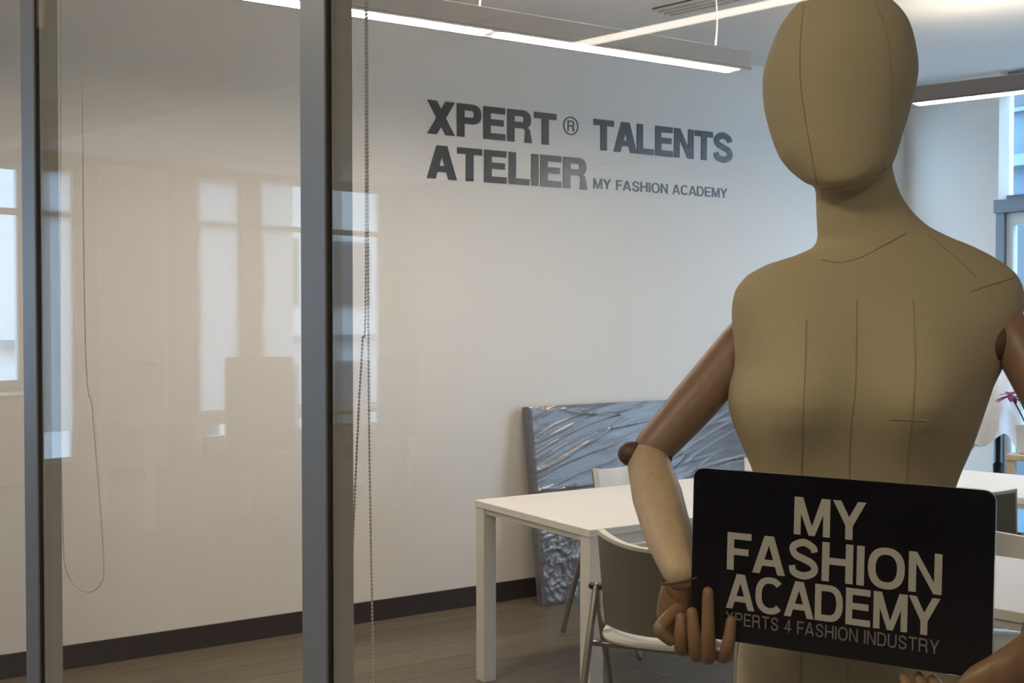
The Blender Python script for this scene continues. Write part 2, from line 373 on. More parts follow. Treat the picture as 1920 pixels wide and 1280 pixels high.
# ================================================================== LETTERING
def glyphs(s, h):
    """letter shapes on a cap height of 1: s stem width, h thickness of the horizontals; each returns (width, list of flat polygons)"""
    def r(x0, y0, x1, y1): return [(x0, y0), (x1, y0), (x1, y1), (x0, y1)]
    def dg(xb, xt, wd=None, y0=0, y1=1): wd = wd or s*1.1; return [(xb, y0), (xb+wd, y0), (xt+wd, y1), (xt, y1)]
    def arc(cx, cy, rx, ry, a0, a1, n=18):
        out = []; pr = None
        for i in range(n+1):
            a = R(a0+(a1-a0)*i/n); c_, s_ = math.cos(a), math.sin(a)
            e = 2/2.35; cc = math.copysign(abs(c_)**e, c_); ss = math.copysign(abs(s_)**e, s_)
            q = ((cx+rx*cc, cy+ry*ss), (cx+(rx-s)*cc, cy+(ry-h)*ss))
            if pr: out.append([pr[1], pr[0], q[0], q[1]])
            pr = q
        return out
    def rib(pts, t):
        P_, _ = catmull([(x, y, 0) for x, y in pts], [0]*len(pts), 5); out = []; pr = None
        for i, p in enumerate(P_):
            d = (P_[min(i+1, len(P_)-1)]-P_[max(i-1, 0)]).normalized(); nn = Vector((-d.y, d.x, 0))*t/2
            q = ((p+nn)[:2], (p-nn)[:2])
            if pr: out.append([pr[1], pr[0], q[0], q[1]])
            pr = q
        return out
    G = {}
    W = .90; wd = s*1.22
    G['X'] = (W, [dg(0, W-wd, wd), dg(W-wd, 0, wd)])
    def bowl(W, yb): ry = (1-yb)/2; rx = min(ry*1.05, W-s); return [r(s*.9, 1-h, W-rx, 1), r(s*.9, yb, W-rx, yb+h)] + arc(W-rx, (1+yb)/2, rx, ry, -90, 90)
    G['P'] = (.82, [r(0, 0, s, 1)] + bowl(.82, .40))
    G['R'] = (.88, [r(0, 0, s, 1)] + bowl(.84, .43) + [[(.86-s, 0), (.88, 0), (.80, .40), (.70, .5), (.52, .5), (.64, .38)]])
    G['E'] = (.76, [r(0, 0, s, 1), r(s*.9, 1-h, .75, 1), r(s*.9, .43, .70, .43+h), r(s*.9, 0, .76, h)])
    G['F'] = (.72, [r(0, 0, s, 1), r(s*.9, 1-h, .72, 1), r(s*.9, .41, .64, .41+h)])
    G['T'] = (.82, [r(.41-s/2, 0, .41+s/2, 1), r(0, 1-h, .82, 1)])
    W = .96; wd = s*1.08
    G['A'] = (W, [dg(0, W/2-wd*.62, wd), [(W-wd, 0), (W, 0), (W/2+wd*.62, 1), (W/2-wd*.38, 1)], r(.2, .21, W-.2, .21+h*.95)])
    G['L'] = (.72, [r(0, 0, s, 1), r(s*.9, 0, .72, h)])
    W = .86
    G['N'] = (W, [r(0, 0, s*.96, 1), r(W-s*.96, 0, W, 1), [(W-s*1.02, 0), (W-.02, 0), (s*1.02, 1), (.02, 1)]])
    W = 1.02
    G['M'] = (W, [r(0, 0, s*.94, 1), r(W-s*.94, 0, W, 1), [(.02, 1), (s*1.2, 1), (W/2+s*.42, 0), (W/2-s*.42, 0)], [(W-.02, 1), (W-s*1.2, 1), (W/2-s*.42, 0), (W/2+s*.42, 0)]])
    W = .92; wd = s*1.12
    G['Y'] = (W, [r(W/2-s/2, 0, W/2+s/2, .45), [(W/2-s/2, .36), (W/2+s/2, .40), (wd, 1), (0, 1)], [(W/2-s/2, .40), (W/2+s/2, .36), (W, 1), (W-wd, 1)]])
    G['I'] = (s, [r(0, 0, s, 1)])
    W = .86; G['H'] = (W, [r(0, 0, s, 1), r(W-s, 0, W, 1), r(s*.9, .44, W-s*.9, .44+h)])
    W = .98; G['O'] = (W, arc(W/2, .5, W/2, .52, 0, 360, 40))
    W = .92; G['C'] = (W, arc(W/2+.02, .5, W/2+.02, .52, 42, 318, 32))
    W = .88; G['D'] = (W, [r(0, 0, s, 1), r(s*.9, 1-h, .44, 1), r(s*.9, 0, .44, h)] + arc(.44, .5, .44, .5, -90, 90, 24))
    W = .86; G['U'] = (W, [r(0, .34, s, 1), r(W-s, .34, W, 1)] + arc(W/2, .36, W/2, .38, 180, 360, 22))
    G['S'] = (.84, rib([(.74-s*.05, .70), (.68, .86-h*.2), (.42, 1.02-h/2), (.17, .90-h*.3), (.105, .735), (.20, .59), (.44, .50), (.66, .41), (.745, .265), (.66, .09+h*.3), (.42, -.02+h/2), (.15, .10+h*.25), (.09+s*.02, .31)], (s+h)/2*.98))
    G['4'] = (.74, [r(.44, 0, .44+s*.9, 1), r(0, .22, .74, .22+h*.9), [(0, .22), (s*.9, .22), (.5, 1), (.44, 1)]])
    G[' '] = (.30, [])
    return G
def glyph_bm(polys, sx, sy, ox, oz, depth, y0=0, bm=None):
    """letters stand in the local x-z plane, facing -y"""
    one = nb()
    for i, p in enumerate(polys):          # overlapping strokes lie a hair apart, so no two faces coincide
        one.faces.new([one.verts.new((ox+x*sx, -(i % 7)*6e-5, oz+yy*sy)) for x, yy in p])
    for f in one.faces:
        f.normal_update()
        if f.normal.y > 0: f.normal_flip()
    g = bmesh.ops.extrude_face_region(one, geom=one.faces[:])
    for v in g['geom']:
        if isinstance(v, bmesh.types.BMVert): v.co.y -= depth
    for v in one.verts: v.co.y += y0
    if bm is None: return one
    me = bpy.data.meshes.new('t'); one.to_mesh(me); one.free(); bm.from_mesh(me); bpy.data.meshes.remove(me)
    return bm
def set_text(text, x0, x1, z, cap, G, gap, parent, m, depth, y0=0, joined=None, drop=0):
    tot = 0
    for i, ch in enumerate(text):
        tot += G[ch][0] + (gap if i < len(text)-1 else 0)
        if i and text[i-1:i+1] in ('AT', 'TA', 'LT', 'AC', 'FA', 'MY', 'AL', 'CA', 'AD'): tot -= .06
    k = (x1-x0)/tot; x = 0; bm = nb() if joined else None
    for i, ch in enumerate(text):
        if i and text[i-1:i+1] in ('AT', 'TA', 'LT', 'AC', 'FA', 'MY', 'AL', 'CA', 'AD'): x -= .06
        wd, pl = G[ch]
        if pl:
            zz = z + drop*(x*k/(x1-x0))
            if joined: glyph_bm(pl, k, cap, x0+x*k, zz, depth, y0, bm)
            else: obj('letter', glyph_bm(pl, k, cap, x0+x*k, zz, depth, y0), m, parent)
        x += wd + gap
    if joined: obj(joined, bm, m, parent)
ws = thing('wall_lettering', 'charcoal XPERT TALENTS ATELIER lettering fixed to the white wall', 'sign', (2.79, YW, 2.18))
GB = glyphs(.252, .195)
set_text('XPERT', .0, .785, .226, .168, GB, .07, ws, 'letter', .004)
set_text('TALENTS', 1.032, 2.057, .224, .168, GB, .06, ws, 'letter', .004)
set_text('ATELIER', -.003, .990, .003, .168, GB, .07, ws, 'letter', .004)
GL = glyphs(.195, .155)
set_text('MY FASHION ACADEMY', 1.032, 2.020, .0125, .056, GL, .13, ws, 'letter', .002, joined='tagline')
bm = nb()
def ring_polys(cx, cz, ro, ri, n=36):
    return [[(cx+ri*math.cos(2*math.pi*i/n), cz+ri*math.sin(2*math.pi*i/n)), (cx+ro*math.cos(2*math.pi*i/n), cz+ro*math.sin(2*math.pi*i/n)),
             (cx+ro*math.cos(2*math.pi*(i+1)/n), cz+ro*math.sin(2*math.pi*(i+1)/n)), (cx+ri*math.cos(2*math.pi*(i+1)/n), cz+ri*math.sin(2*math.pi*(i+1)/n))] for i in range(n)]
glyph_bm(ring_polys(.880, .340, .050, .0435), 1, 1, 0, 0, .003, 0, bm)
GR = glyphs(.14, .12); glyph_bm(GR['R'][1], .050, .056, .859, .312, .003, 0, bm)
obj('registered_mark', bm, 'letter', ws)

# ================================================================== CEILING FITTINGS
def pendant(label, x, y, rz, seglens, zb=2.53, cords=(), body='lamp_body'):
    """origin at one end of the bar, the bar runs along local -x"""
    t = thing('pendant_lamp', label, 'lamp', (x, y, zb), rz, 'linear pendant lamps of the meeting room')
    L_ = sum(seglens)+.05; wd = .125
    bm = nb(); box(bm, -L_, 0, 0, wd, .004, .078); bevel(bm, .003, 1); obj('housing', bm, body, t)
    p = -.05
    for s in seglens:
        bm = nb(); box(bm, p-s+.055, p, .022, wd-.022, -.001, .0035); obj('diffuser', bm, 'diffuser', t); p -= s
    bobj('upper_diffuser', 'updiff', t, -L_+.05, -.06, .03, wd-.03, .0775, .0795)  # added glowing strip on top of the housing, lights the ceiling
    bm = nb()
    box(bm, -L_, 0, 0, .020, 0, .0035); box(bm, -L_, 0, wd-.020, wd, 0, .0035)
    obj('trim_edge', bm, body, t)
    for cxx in cords:
        bm = nb(); tube(bm, [(cxx, wd/2, .076), (cxx+.012, wd/2, .2), (cxx+.004, wd/2, .33), (cxx+.022, wd/2, CEIL-zb)], .0035, 8); obj('cable', bm, 'cable', t, True)
        bm = nb(); lathe(bm, [(.03, CEIL-zb-.02), (.035, CEIL-zb-.004), (.035, CEIL-zb)], 16, (cxx+.022, wd/2, 0)); obj('canopy', bm, 'cable', t, True)
    return t
pendant('grey linear pendant with lit bars in a row hanging above the long table', 3.50, 3.60, 0, (1.22, 1.22, .74), cords=(-.15, -1.3, -2.3, -3.0))  # the short third bar is unseen, added to brighten that end of the room
pendant('grey linear pendant hanging near the windows behind the mannequin head', 4.80, 3.83, R(108.25), (1.2, 1.2), cords=(-.85, -2.3), body='lamp_dark')
# corridor LED strip in the office ceiling
t = thing('ceiling_strip_light', 'long warm strip light on the office ceiling, mirrored across the glass', 'lamp', (*nc(-2.95, 1.0), CEIL-.03), A)
bobj('housing', 'lamp_body', t, -.06, .06, -1.8, 3.2, .006, .03); bobj('diffuser', 'strip', t, -.05, .05, -1.8, 3.2, 0, .006)
for i, c in enumerate((-1.4, .9, 3.2)):  # unseen panels added to light the mannequin from the front
    t = thing('ceiling_panel_light', ('square lit ceiling panel over the corridor farthest from the lettered wall', 'square lit ceiling panel over the middle of the corridor', 'square lit ceiling panel over the corridor nearest the lettered wall')[i], 'lamp', (*nc(-.7, c), CEIL-.02), A, 'corridor panel lights')
    bm = nb()
    for b in ((-.31, .31, -.31, -.29), (-.31, .31, .29, .31), (-.31, -.29, -.29, .29), (.29, .31, -.29, .29)): box(bm, *b, -.006, .02)
    obj('frame', bm, 'ventw', t); bobj('diffuser', 'panel_lamp', t, -.29, .29, -.29, .29, 0, .012)
# slot vent
t = thing('slot_vent', 'dark slotted air vent let into the ceiling above the pendant', 'vent', (3.67, 4.46, CEIL), A)
bobj('backing', 'vent', t, 0, .16, -1.3, 0, -.006, -.001)
for i in range(4): bobj('slat', 'ventw', t, .0+i*.046, .022+i*.046, -1.3, 0, -.014, -.006)

# ================================================================== BLINDS WITH BEAD CHAINS
def chain_blind(label, c0, c1, path, mm, br=.0021):
    t = thing('roller_blind', label, 'blind', (*nc(P+.06, (c0+c1)/2), 2.88), A, 'rolled up blinds behind the glass partition')
    cm = (c0+c1)/2
    bm = nb(); tube(bm, [(0.02, c0-cm, 0), (0.02, c1-cm, 0)], .028, 16, 1); obj('rolled_fabric', bm, 'white', t, True)
    for s in (c0-cm+.01, c1-cm-.01): bobj('bracket', 'whitem', t, -.02, .06, s-.004, s+.004, -.04, CEIL-2.88)
    pts, _ = catmull([(0, c-cm, z-2.88) for c, z in path], [0]*len(path), 30)
    bm = nb(); acc = 0; step = .0052; last = pts[0]
    for a, b in zip(pts, pts[1:]):
        d = (b-a).length; q = step-acc
        while q <= d:
            p = a+(b-a)*(q/d); bmesh.ops.create_icosphere(bm, subdivisions=1, radius=br, matrix=Matrix.Translation(p)); q += step
        acc = d-(q-step)
    for i in range(0, len(pts)-1): 
        if (pts[i+1]-pts[i]).length > 1e-5: tube(bm, [pts[i], pts[i+1]], .0007, 4, 1, cap=False)
    obj('bead_chain', bm, mm, t, True, kind='stuff')
    return t
M['bead'] = mat('grey_bead', (.50, .48, .44), .4)
M['bead2'] = mat('pale_bead', (.80, .77, .69), .4)
chain_blind('rolled blind whose grey bead chain hangs beside the near mullion', -.55, 1.255,
    [(1.2535, 2.86), (1.2535, 1.62), (1.262, 1.46), (1.272, 1.35), (1.290, 1.10), (1.298, .98), (1.299, .60), (1.27, .55), (1.2394, .60), (1.2394, .98), (1.245, 1.2), (1.2490, 1.55), (1.2505, 2.86)], 'bead')
chain_blind('rolled blind whose thin chain loops low between the two mullions', 1.31, 2.19,
    [(2.085, 2.86), (2.085, 1.53), (2.055, 1.313), (2.018, 1.057), (2.03, 1.005), (2.075, .982), (2.13, .984), (2.17, 1.01), (2.182, 1.08), (2.186, 1.5), (2.15, 2.86)], 'bead2', .0018)

# ================================================================== WRAPPED PANEL
t = thing('wrapped_panel', 'large flat panel in crinkled stretch film leaning on the lettered wall', 'panel', (3.34, 4.93, 0), 0)
t.rotation_euler = (-math.atan2(.15, 1.02), 0, 0)
PWd, PH, PT = 2.0, 1.03, .045
bm = nb(); box(bm, .004, PWd-.004, .004, PT, .004, PH-.004); bevel(bm, .006, 2); obj('board', bm, 'panel', t)
bm = nb(); NX, NZ = 280, 170; g = []
from mathutils import noise as mn
def ridge(p, k=5): return max(0, 1-abs(mn.noise(p))*1.9)**k
for j in range(NZ+1):
    r_ = []
    for i in range(NX+1):
        x = PWd*i/NX; z = PH*j/NZ
        low = min(1, max(0, (.50-z)/.25)); wob = .05*mn.noise(Vector((x*2, 4, z*2)))
        d = .0060*ridge(Vector((x*.9+z*1.5, 0, (z-x*.16+wob)*7)), 7) + .0040*ridge(Vector((x*1.6, 3, (z-x*.28+wob)*15)), 6) + .0010*mn.noise(Vector((x*3, 9, (z-x*.2)*46)))
        d += low*(.010*ridge(Vector((x*9-z*6, 7, z*5+x*7)), 6) + .006*ridge(Vector((x*17+z*14, 2, z*9-x*11)), 5) + .003*ridge(Vector((x*34, 1, z*22-x*9)), 3))
        ed = min(1, min(x, PWd-x, z, PH-z)/.02)
        r_.append(bm.verts.new((x, -.002-d*ed-.003*ed, z)))
    g.append(r_)
for j in range(NZ):
    for i in range(NX): bm.faces.new((g[j][i], g[j][i+1], g[j+1][i+1], g[j+1][i]))
bd = [g[0][i] for i in range(NX+1)]+[g[j][NX] for j in range(1, NZ+1)]+[g[NZ][i] for i in range(NX-1, -1, -1)]+[g[j][0] for j in range(NZ-1, 0, -1)]
bk = [bm.verts.new((v.co.x, PT+.002, v.co.z)) for v in bd]
for i in range(len(bd)): bm.faces.new((bd[i], bd[(i+1) % len(bd)], bk[(i+1) % len(bd)], bk[i]))
obj('stretch_film', bm, 'film', t, True)

# ================================================================== TABLES
def table(label, loc, rz, lx, ly, h=.74):
    """origin on the floor at a corner of the top; lx, ly its size"""
    t = thing('meeting_table', label, 'table', loc, rz, 'white meeting tables')
    bm = nb(); box(bm, 0, lx, 0, ly, h-.028, h); bevel(bm, .002, 1); obj('tabletop', bm, 'white', t)
    for x in (.004, lx-.064):
        for y in (.004, ly-.064): bobj('leg', 'whitem', t, x, x+.06, y, y+.06, 0, h-.028, bev=.002)
    for y in (.012, ly-.044): bobj('rail', 'whitem', t, .064, lx-.064, y, y+.032, h-.070, h-.028)
    for x in (.012, lx-.044): bobj('rail', 'whitem', t, x, x+.032, .064, ly-.064, h-.050, h-.028)
    return t
table('long white table in front of the film wrapped panel', (2.44, 3.305, 0), 0, 1.56, .795)
table('white table at the window end, behind the black sign', (*nc(4.94, .9), 0), A, .70, 1.68)

table('white near table whose rim shows beside the black sign', (*nc(3.03, -.10), 0), A, .67, 1.87)

# ================================================================== CHAIRS
def make_chair(label):
    t = thing('meeting_chair', label, 'chair', (0, 0, 0), 0, 'white shell chairs at the tables')
    # seat: rounded dished slab
    bm = nb(); n = 20; rings = []
    for k_, zz in ((.0, .437), (.86, .434), (.985, .440), (1.0, .449), (.985, .458), (.86, .460), (.5, .452), (.0, .449)):
        ring = []
        for i in range(40):
            a = 2*math.pi*i/40; e = 2/3.2
            x = math.copysign(abs(math.cos(a))**e, math.cos(a))*.222*max(k_, .01); y = math.copysign(abs(math.sin(a))**e, math.sin(a))*.215*max(k_, .01)
            ring.append(bm.verts.new((x, y, zz - .02*max(0, y-.1)/.1)))
        rings.append(ring)
    for a, b in zip(rings, rings[1:]):
        for i in range(40): bm.faces.new((a[i], a[(i+1) % 40], b[(i+1) % 40], b[i]))
    bm.faces.new(rings[0][::-1]); bm.faces.new(rings[-1]); obj('seat', bm, 'plastic', t, True)
    def shell(s0, s1, t0, t1, d0, d1, name, m):
        bm = nb(); ns, nt_ = 24, 12
        def pt(s, q, d):
            wv = .222 - .012*(1-q)
            yy = -.205-.045*q + .115*abs(s)**2.3
            nx, ny = -.115*2.3*abs(s)**1.3*math.copysign(1, s)/.222, 1.0; l = math.hypot(nx, ny)
            zz = .49 + .305*q - .030*(1-s*s)*q*q
            return (wv*s + d*nx/l, yy + d*ny/l, zz)
        fr = [[bm.verts.new(pt(s0+(s1-s0)*i/ns, t0+(t1-t0)*j/nt_, d1)) for i in range(ns+1)] for j in range(nt_+1)]
        bk = [[bm.verts.new(pt(s0+(s1-s0)*i/ns, t0+(t1-t0)*j/nt_, d0)) for i in range(ns+1)] for j in range(nt_+1)]
        for G_ in (fr, bk):
            for j in range(nt_):
                for i in range(ns): bm.faces.new((G_[j][i], G_[j][i+1], G_[j+1][i+1], G_[j+1][i]))
        def per(G_): return G_[0] + [r[-1] for r in G_[1:]] + G_[-1][-2::-1] + [r[0] for r in G_[-2:0:-1]]
        a, b = per(fr), per(bk)
        for i in range(len(a)): bm.faces.new((a[i], a[(i+1) % len(a)], b[(i+1) % len(a)], b[i]))
        return obj(name, bm, m, t, True)
    shell(-1, 1, 0, 1, 0, .024, 'backrest', 'plastic')
    shell(-.97, .97, -.04, .955, -.006, -.0005, 'back_cover', 'backgrey')
    for sx in (-1, 1):
        bm = nb(); tube(bm, [(sx*.236, -.10, .60), (sx*.240, -.17, .44), (sx*.255, -.31, .012)], .0125, 12, 3); obj('leg', bm, 'metal', t, True)
        bm = nb(); tube(bm, [(sx*.236, -.10, .60), (sx*.238, -.02, .44), (sx*.250, .22, .012)], .0125, 12, 3); obj('leg', bm, 'metal', t, True)
        bm = nb(); tube(bm, [(sx*.215, -.10, .60), (sx*.252, -.10, .60)], .012, 12, 1); obj('knob', bm, 'knob', t, True)
    bm = nb(); tube(bm, [(-.235, -.13, .420), (.235, -.13, .420)], .011, 10, 1); tube(bm, [(-.24, .06, .418), (.24, .06, .418)], .011, 10, 1); obj('seat_frame', bm, 'metal', t, True)
    return t
def copy_tree(o, par=None):
    c = o.copy(); C.objects.link(c)
    if par: c.parent = par
    for ch in list(o.children): copy_tree(ch, c)
    return c
def face(dx, dy): return math.atan2(-dx, dy)
ch0 = make_chair('white shell chair with grey back turned to the glass, behind the wooden elbow')
ch0.location = (2.53, 2.96, 0); ch0.rotation_euler.z = face(.80, .60)
for loc, dv, lab in (((3.42, 4.18, 0), (.06, -1), 'white shell chair tucked in between the long table and wrapped panel'),
                     ((*nc(3.70, 1.36), 0), (-N[0], -N[1]), 'white shell chair whose pale backrest rises over the near table edge'),
                     ((*nc(4.95, 2.02), 0), N, 'white shell chair with its grey back drawn up to the window end table')):
    c = copy_tree(ch0); c.location = loc; c.rotation_euler.z = face(*dv); c['label'] = lab

# pen cup on the long table
t = thing('pen_cup', 'small white cup with dark pens on the long table', 'cup', (3.90, 4.0, .741))
bm = nb(); lathe(bm, [(.030, 0), (.034, .004), (.037, .085), (.034, .085), (.031, .006), (.0, .006)], 20); obj('cup', bm, 'pot', t, True)
for i, (dx, dy) in enumerate(((.012, .004), (-.015, .01), (.004, -.014))):
    bm = nb(); tube(bm, [(dx*.6, dy*.6, .010), (dx*1.5, dy*1.5, .135+.012*i)], .004, 8, 1); obj('pen', bm, 'blackm', t, True)

# ================================================================== WINDOW-END PROPS
t = thing('dress_form', 'white draped garment on a dress form with black stand by the windows', 'dress form', (5.85, 4.05, 0), 0)
def loft(bm, rows, seg=36, e=2.2):
    rings = []
    for z, cx, cy, rx, ry in rows:
        rings.append([bm.verts.new((cx+math.copysign(abs(math.cos(2*math.pi*k/seg))**(2/e), math.cos(2*math.pi*k/seg))*rx, cy+math.copysign(abs(math.sin(2*math.pi*k/seg))**(2/e), math.sin(2*math.pi*k/seg))*ry, z)) for k in range(seg)])
    for a, b in zip(rings, rings[1:]):
        for k in range(seg): bm.faces.new((a[k], a[(k+1) % seg], b[(k+1) % seg], b[k]))
    bm.faces.new(rings[0][::-1]); bm.faces.new(rings[-1])
bm = nb(); loft(bm, [(.97, 0, 0, .11, .09), (1.0, 0, 0, .12, .10), (1.08, 0, 0, .105, .09), (1.2, 0, 0, .135, .11), (1.30, 0, 0, .15, .095), (1.36, 0, 0, .13, .07), (1.39, 0, 0, .05, .05), (1.46, 0, 0, .045, .045)]); obj('torso', bm, 'linen', t, True)
bm = nb(); rings = []; seg = 72
for j in range(25):
    q = j/24; ring = []
    for k_ in range(seg):
        a = 2*math.pi*k_/seg
        hem = .73 + .10*math.sin(2*a+.6) + .05*math.sin(5*a)
        z = 1.35 - (1.35-hem)*q
        rr = .156 + .014*q + (.056*q**1.6)*(1+.55*math.sin(7*a+.5)) + .006*math.sin(13*a+9*q)
        if q < .15: rr *= .80+.2*(q/.15)
        if .3 < q < .65: rr -= .012
        ring.append(bm.verts.new((rr*math.cos(a), rr*.86*math.sin(a), z)))
    rings.append(ring)
for a, b in zip(rings, rings[1:]):
    for k_ in range(seg): bm.faces.new((a[k_], a[(k_+1) % seg], b[(k_+1) % seg], b[k_]))
go = obj('garment', bm, 'cloth', t, True)
bm = nb(); lathe(bm, [(.012, .03), (.012, .585), (.026, .60), (.028, .655), (.014, .67), (.014, .98)], 16); obj('pole', bm, 'blackm', t, True)
bm = nb(); lathe(bm, [(.19, 0), (.19, .012), (.03, .035), (.012, .04)], 32); obj('base', bm, 'blackm', t, True)

t = thing('stool', 'light pine stool under the potted magenta flowers', 'stool', (5.675, 3.65, 0), A)
bobj('seat', 'stoolw', t, -.15, .15, -.15, .15, .735, .765, bev=.003)
for sx in (-1, 1):
    for sy in (-1, 1): bobj('leg', 'stoolw', t, sx*.125-.02, sx*.125+.02, sy*.125-.02, sy*.125+.02, 0, .735, bev=.003)
for s in (-1, 1):
    bobj('stretcher', 'stoolw', t, -.105, .105, s*.125-.012, s*.125+.012, .25, .285)
t = thing('potted_flowers', 'magenta spiky flowers in a white pot on the pine stool', 'plant', (5.625, 3.70, .766), 0)
bm = nb(); lathe(bm, [(.055, 0), (.06, .004), (.078, .145), (.072, .145), (.066, .02), (.0, .02)], 28); obj('pot', bm, 'pot', t, True)
bm = nb(); lathe(bm, [(.068, .115), (.068, .13), (.0, .132)], 20); obj('soil', bm, 'knob', t)
rnd = random.Random(3)
for i in range(9):
    a = i*2.4; rr = .03+.10*(i/9); top = Vector((rr*1.1*math.cos(a), rr*1.1*math.sin(a), .20+.05*(i % 3)+.30*(1-i/9)))
    bm = nb(); tube(bm, [(.01*math.cos(a), .01*math.sin(a), .12), tuple(top*.6+Vector((0, 0, .05))), tuple(top)], .004, 6, 3); st = obj('stem', bm, 'stem', t, True)
    bm = nb()
    for k_ in range(9):
        b_ = 2*math.pi*k_/9+rnd.random(); el = rnd.uniform(-.35, .7); d = Vector((math.cos(b_)*math.cos(el), math.sin(b_)*math.cos(el), math.sin(el)))
        sd = d.cross(Vector((0, 0, 1))).normalized(); up = sd.cross(d); Lg = rnd.uniform(.06, .10); pr = None
        for q, wd in ((0, .004), (.3, .014), (.6, .016), (.85, .009), (1, .001)):
            c_ = top+d*Lg*q - Vector((0, 0, .03))*q*q
            r_ = [bm.verts.new(c_-sd*wd), bm.verts.new(c_+up*.004), bm.verts.new(c_+sd*wd), bm.verts.new(c_-up*.001)]
            if pr:
                for m_ in range(4): bm.faces.new((pr[m_], pr[(m_+1) % 4], r_[(m_+1) % 4], r_[m_]))
            else: bm.faces.new(r_)
            pr = r_
        bm.faces.new(pr)
    obj('bloom', bm, 'petal2' if i == 5 else 'petal', st, True)

# ================================================================== MANNEQUIN
F_ = Vector((math.sin(YAW), math.cos(YAW), 0)); R_ = Vector((math.cos(YAW), -math.sin(YAW), 0))
MB = R_*.469 + F_*1.55
man = thing('mannequin', 'linen covered mannequin with jointed wooden arms holding a black sign', 'mannequin', MB, -YAW)
HEAD = [(1.9203, -.0563, -.0175), (1.9161, -.0873, .0277), (1.9021, -.1, .0405), (1.8867, -.1112, .0505), (1.8572, -.1237, .0592), (1.8178, -.1341, .0644), (1.7876, -.1333, .0576), (1.758, -.1282, .0493), (1.7284, -.1209, .0389), (1.7087, -.1145, .032), (1.6911, -.103, .0229), (1.6734, -.0881, .0018), (1.6642, -.0725, -.03)]
TORSO = [(1.7404, -.0446, .0261), (1.684, -.0619, .0379), (1.6558, -.0625, .048), (1.6346, -.0617, .0637), (1.6169, -.0608, .0837), (1.6027, -.06, .1122), (1.5907, -.0635, .1406), (1.5794, -.0897, .1634), (1.5674, -.1286, .1834), (1.5532, -.1555, .1991), (1.5355, -.1703, .2071), (1.5071, -.1759, .2067), (1.4787, -.1743, .1956), (1.4503, -.1706, .186), (1.429, -.1713, .1762), (1.4076, -.1776, .165), (1.3863, -.1803, .1581), (1.3649, -.1767, .1512), (1.3293, -.163, .1394), (1.2864, -.145, .122), (1.2364, -.1326, .1096), (1.1863, -.1338, .1122), (1.129, -.1464, .127), (1.0535, -.1603, .1469), (1.0068, -.163, .1602), (.9203, -.1612, .1682), (.8335, -.1393, .1475)]
def interp(tab, z):
    tab = sorted(tab)
    if z <= tab[0][0]: return tab[0][1:]
    for k, (a, b) in enumerate(zip(tab, tab[1:])):
        if z <= b[0]:                      # cubic through the rows, slopes from the neighbours on both sides
            h = b[0]-a[0]; q = (z-a[0])/h; p, n = tab[max(k-1, 0)], tab[min(k+2, len(tab)-1)]; out = []
            for c in range(1, len(a)):
                d = (b[c]-a[c])/h; dp = (a[c]-p[c])/(a[0]-p[0]) if k else d; dn = (n[c]-b[c])/(n[0]-b[0]) if k+2 < len(tab) else d
                m0 = 0 if dp*d <= 0 else 2*dp*d/(dp+d); m1 = 0 if dn*d <= 0 else 2*dn*d/(dn+d)
                out.append((2*q**3-3*q*q+1)*a[c]+(q**3-2*q*q+q)*h*m0+(-2*q**3+3*q*q)*b[c]+(q**3-q*q)*h*m1)
            return tuple(out)
    return tab[-1][1:]
DEP = [(.83, .085, .11, .01), (.92, .095, .125, .01), (1.0, .10, .125, .01), (1.12, .088, .095, .0), (1.2364, .080, .078, 0), (1.33, .093, .085, 0), (1.40, .102, .09, 0), (1.48, .096, .088, 0), (1.535, .078, .08, 0), (1.567, .066, .073, .002), (1.59, .058, .066, .004), (1.6169, .054, .06, .006), (1.66, .052, .054, .006), (1.7404, .05, .054, .006)]  # z, front, back, centre
DEPH = [(1.6642, .030, .03, -.055), (1.6734, .05, .06, -.040), (1.6911, .066, .082, -.026), (1.7284, .080, .100, -.012), (1.7876, .092, .112, -.002), (1.8178, .094, .114, .0), (1.8572, .088, .108, 0), (1.8867, .074, .092, 0), (1.9021, .060, .076, 0), (1.9161, .042, .056, 0), (1.9203, .02, .03, 0)]
def lofted(bm, rows, dep, e, seg=64, bust=False):
    rows = sorted(rows); zs = []
    for a, b in zip(rows, rows[1:]):
        n = max(1, int((b[0]-a[0])/.012)); zs += [a[0]+(b[0]-a[0])*i/n for i in range(n)]
    zs.append(rows[-1][0]); rings = []
    for z in zs:
        l, r = interp(rows, z); df, db, cy = interp(dep, z); cx = (l+r)/2; hw = (r-l)/2; ring = []
        ee = e(z) if callable(e) else e
        for k in range(seg):
            a = 2*math.pi*k/seg; ca, sa = math.cos(a), math.sin(a)
            x = cx + math.copysign(abs(ca)**(2/ee), ca)*hw; s_ = math.copysign(abs(sa)**(2/ee), sa); y = cy + s_*(db if sa > 0 else df)
            if bust and sa < 0:
                for xb, am in ((-.118, .036), (.040, .040)):
                    dz = z-1.392; sz = .085 if dz > 0 else .062
                    y -= am*math.exp(-((x-xb)/.064)**2-(dz/sz)**2)*min(1, abs(sa)*1.6)
            ring.append(bm.verts.new((x, y, z)))
        rings.append(ring)
    for a, b in zip(rings, rings[1:]):
        for k in range(seg): bm.faces.new((a[k], a[(k+1) % seg], b[(k+1) % seg], b[k]))
    bm.faces.new(rings[0][::-1]); bm.faces.new(rings[-1])
bm = nb()
lofted(bm, TORSO, DEP, lambda z: 2.0 if z > 1.6 else 2.35, bust=True)
lofted(bm, HEAD, DEPH, 2.1)
bmesh.ops.recalc_face_normals(bm, faces=bm.faces[:])
tmp_me = bpy.data.meshes.new('t'); bm.to_mesh(tmp_me); bm.free(); tmp = bpy.data.objects.new('t', tmp_me); C.objects.link(tmp)
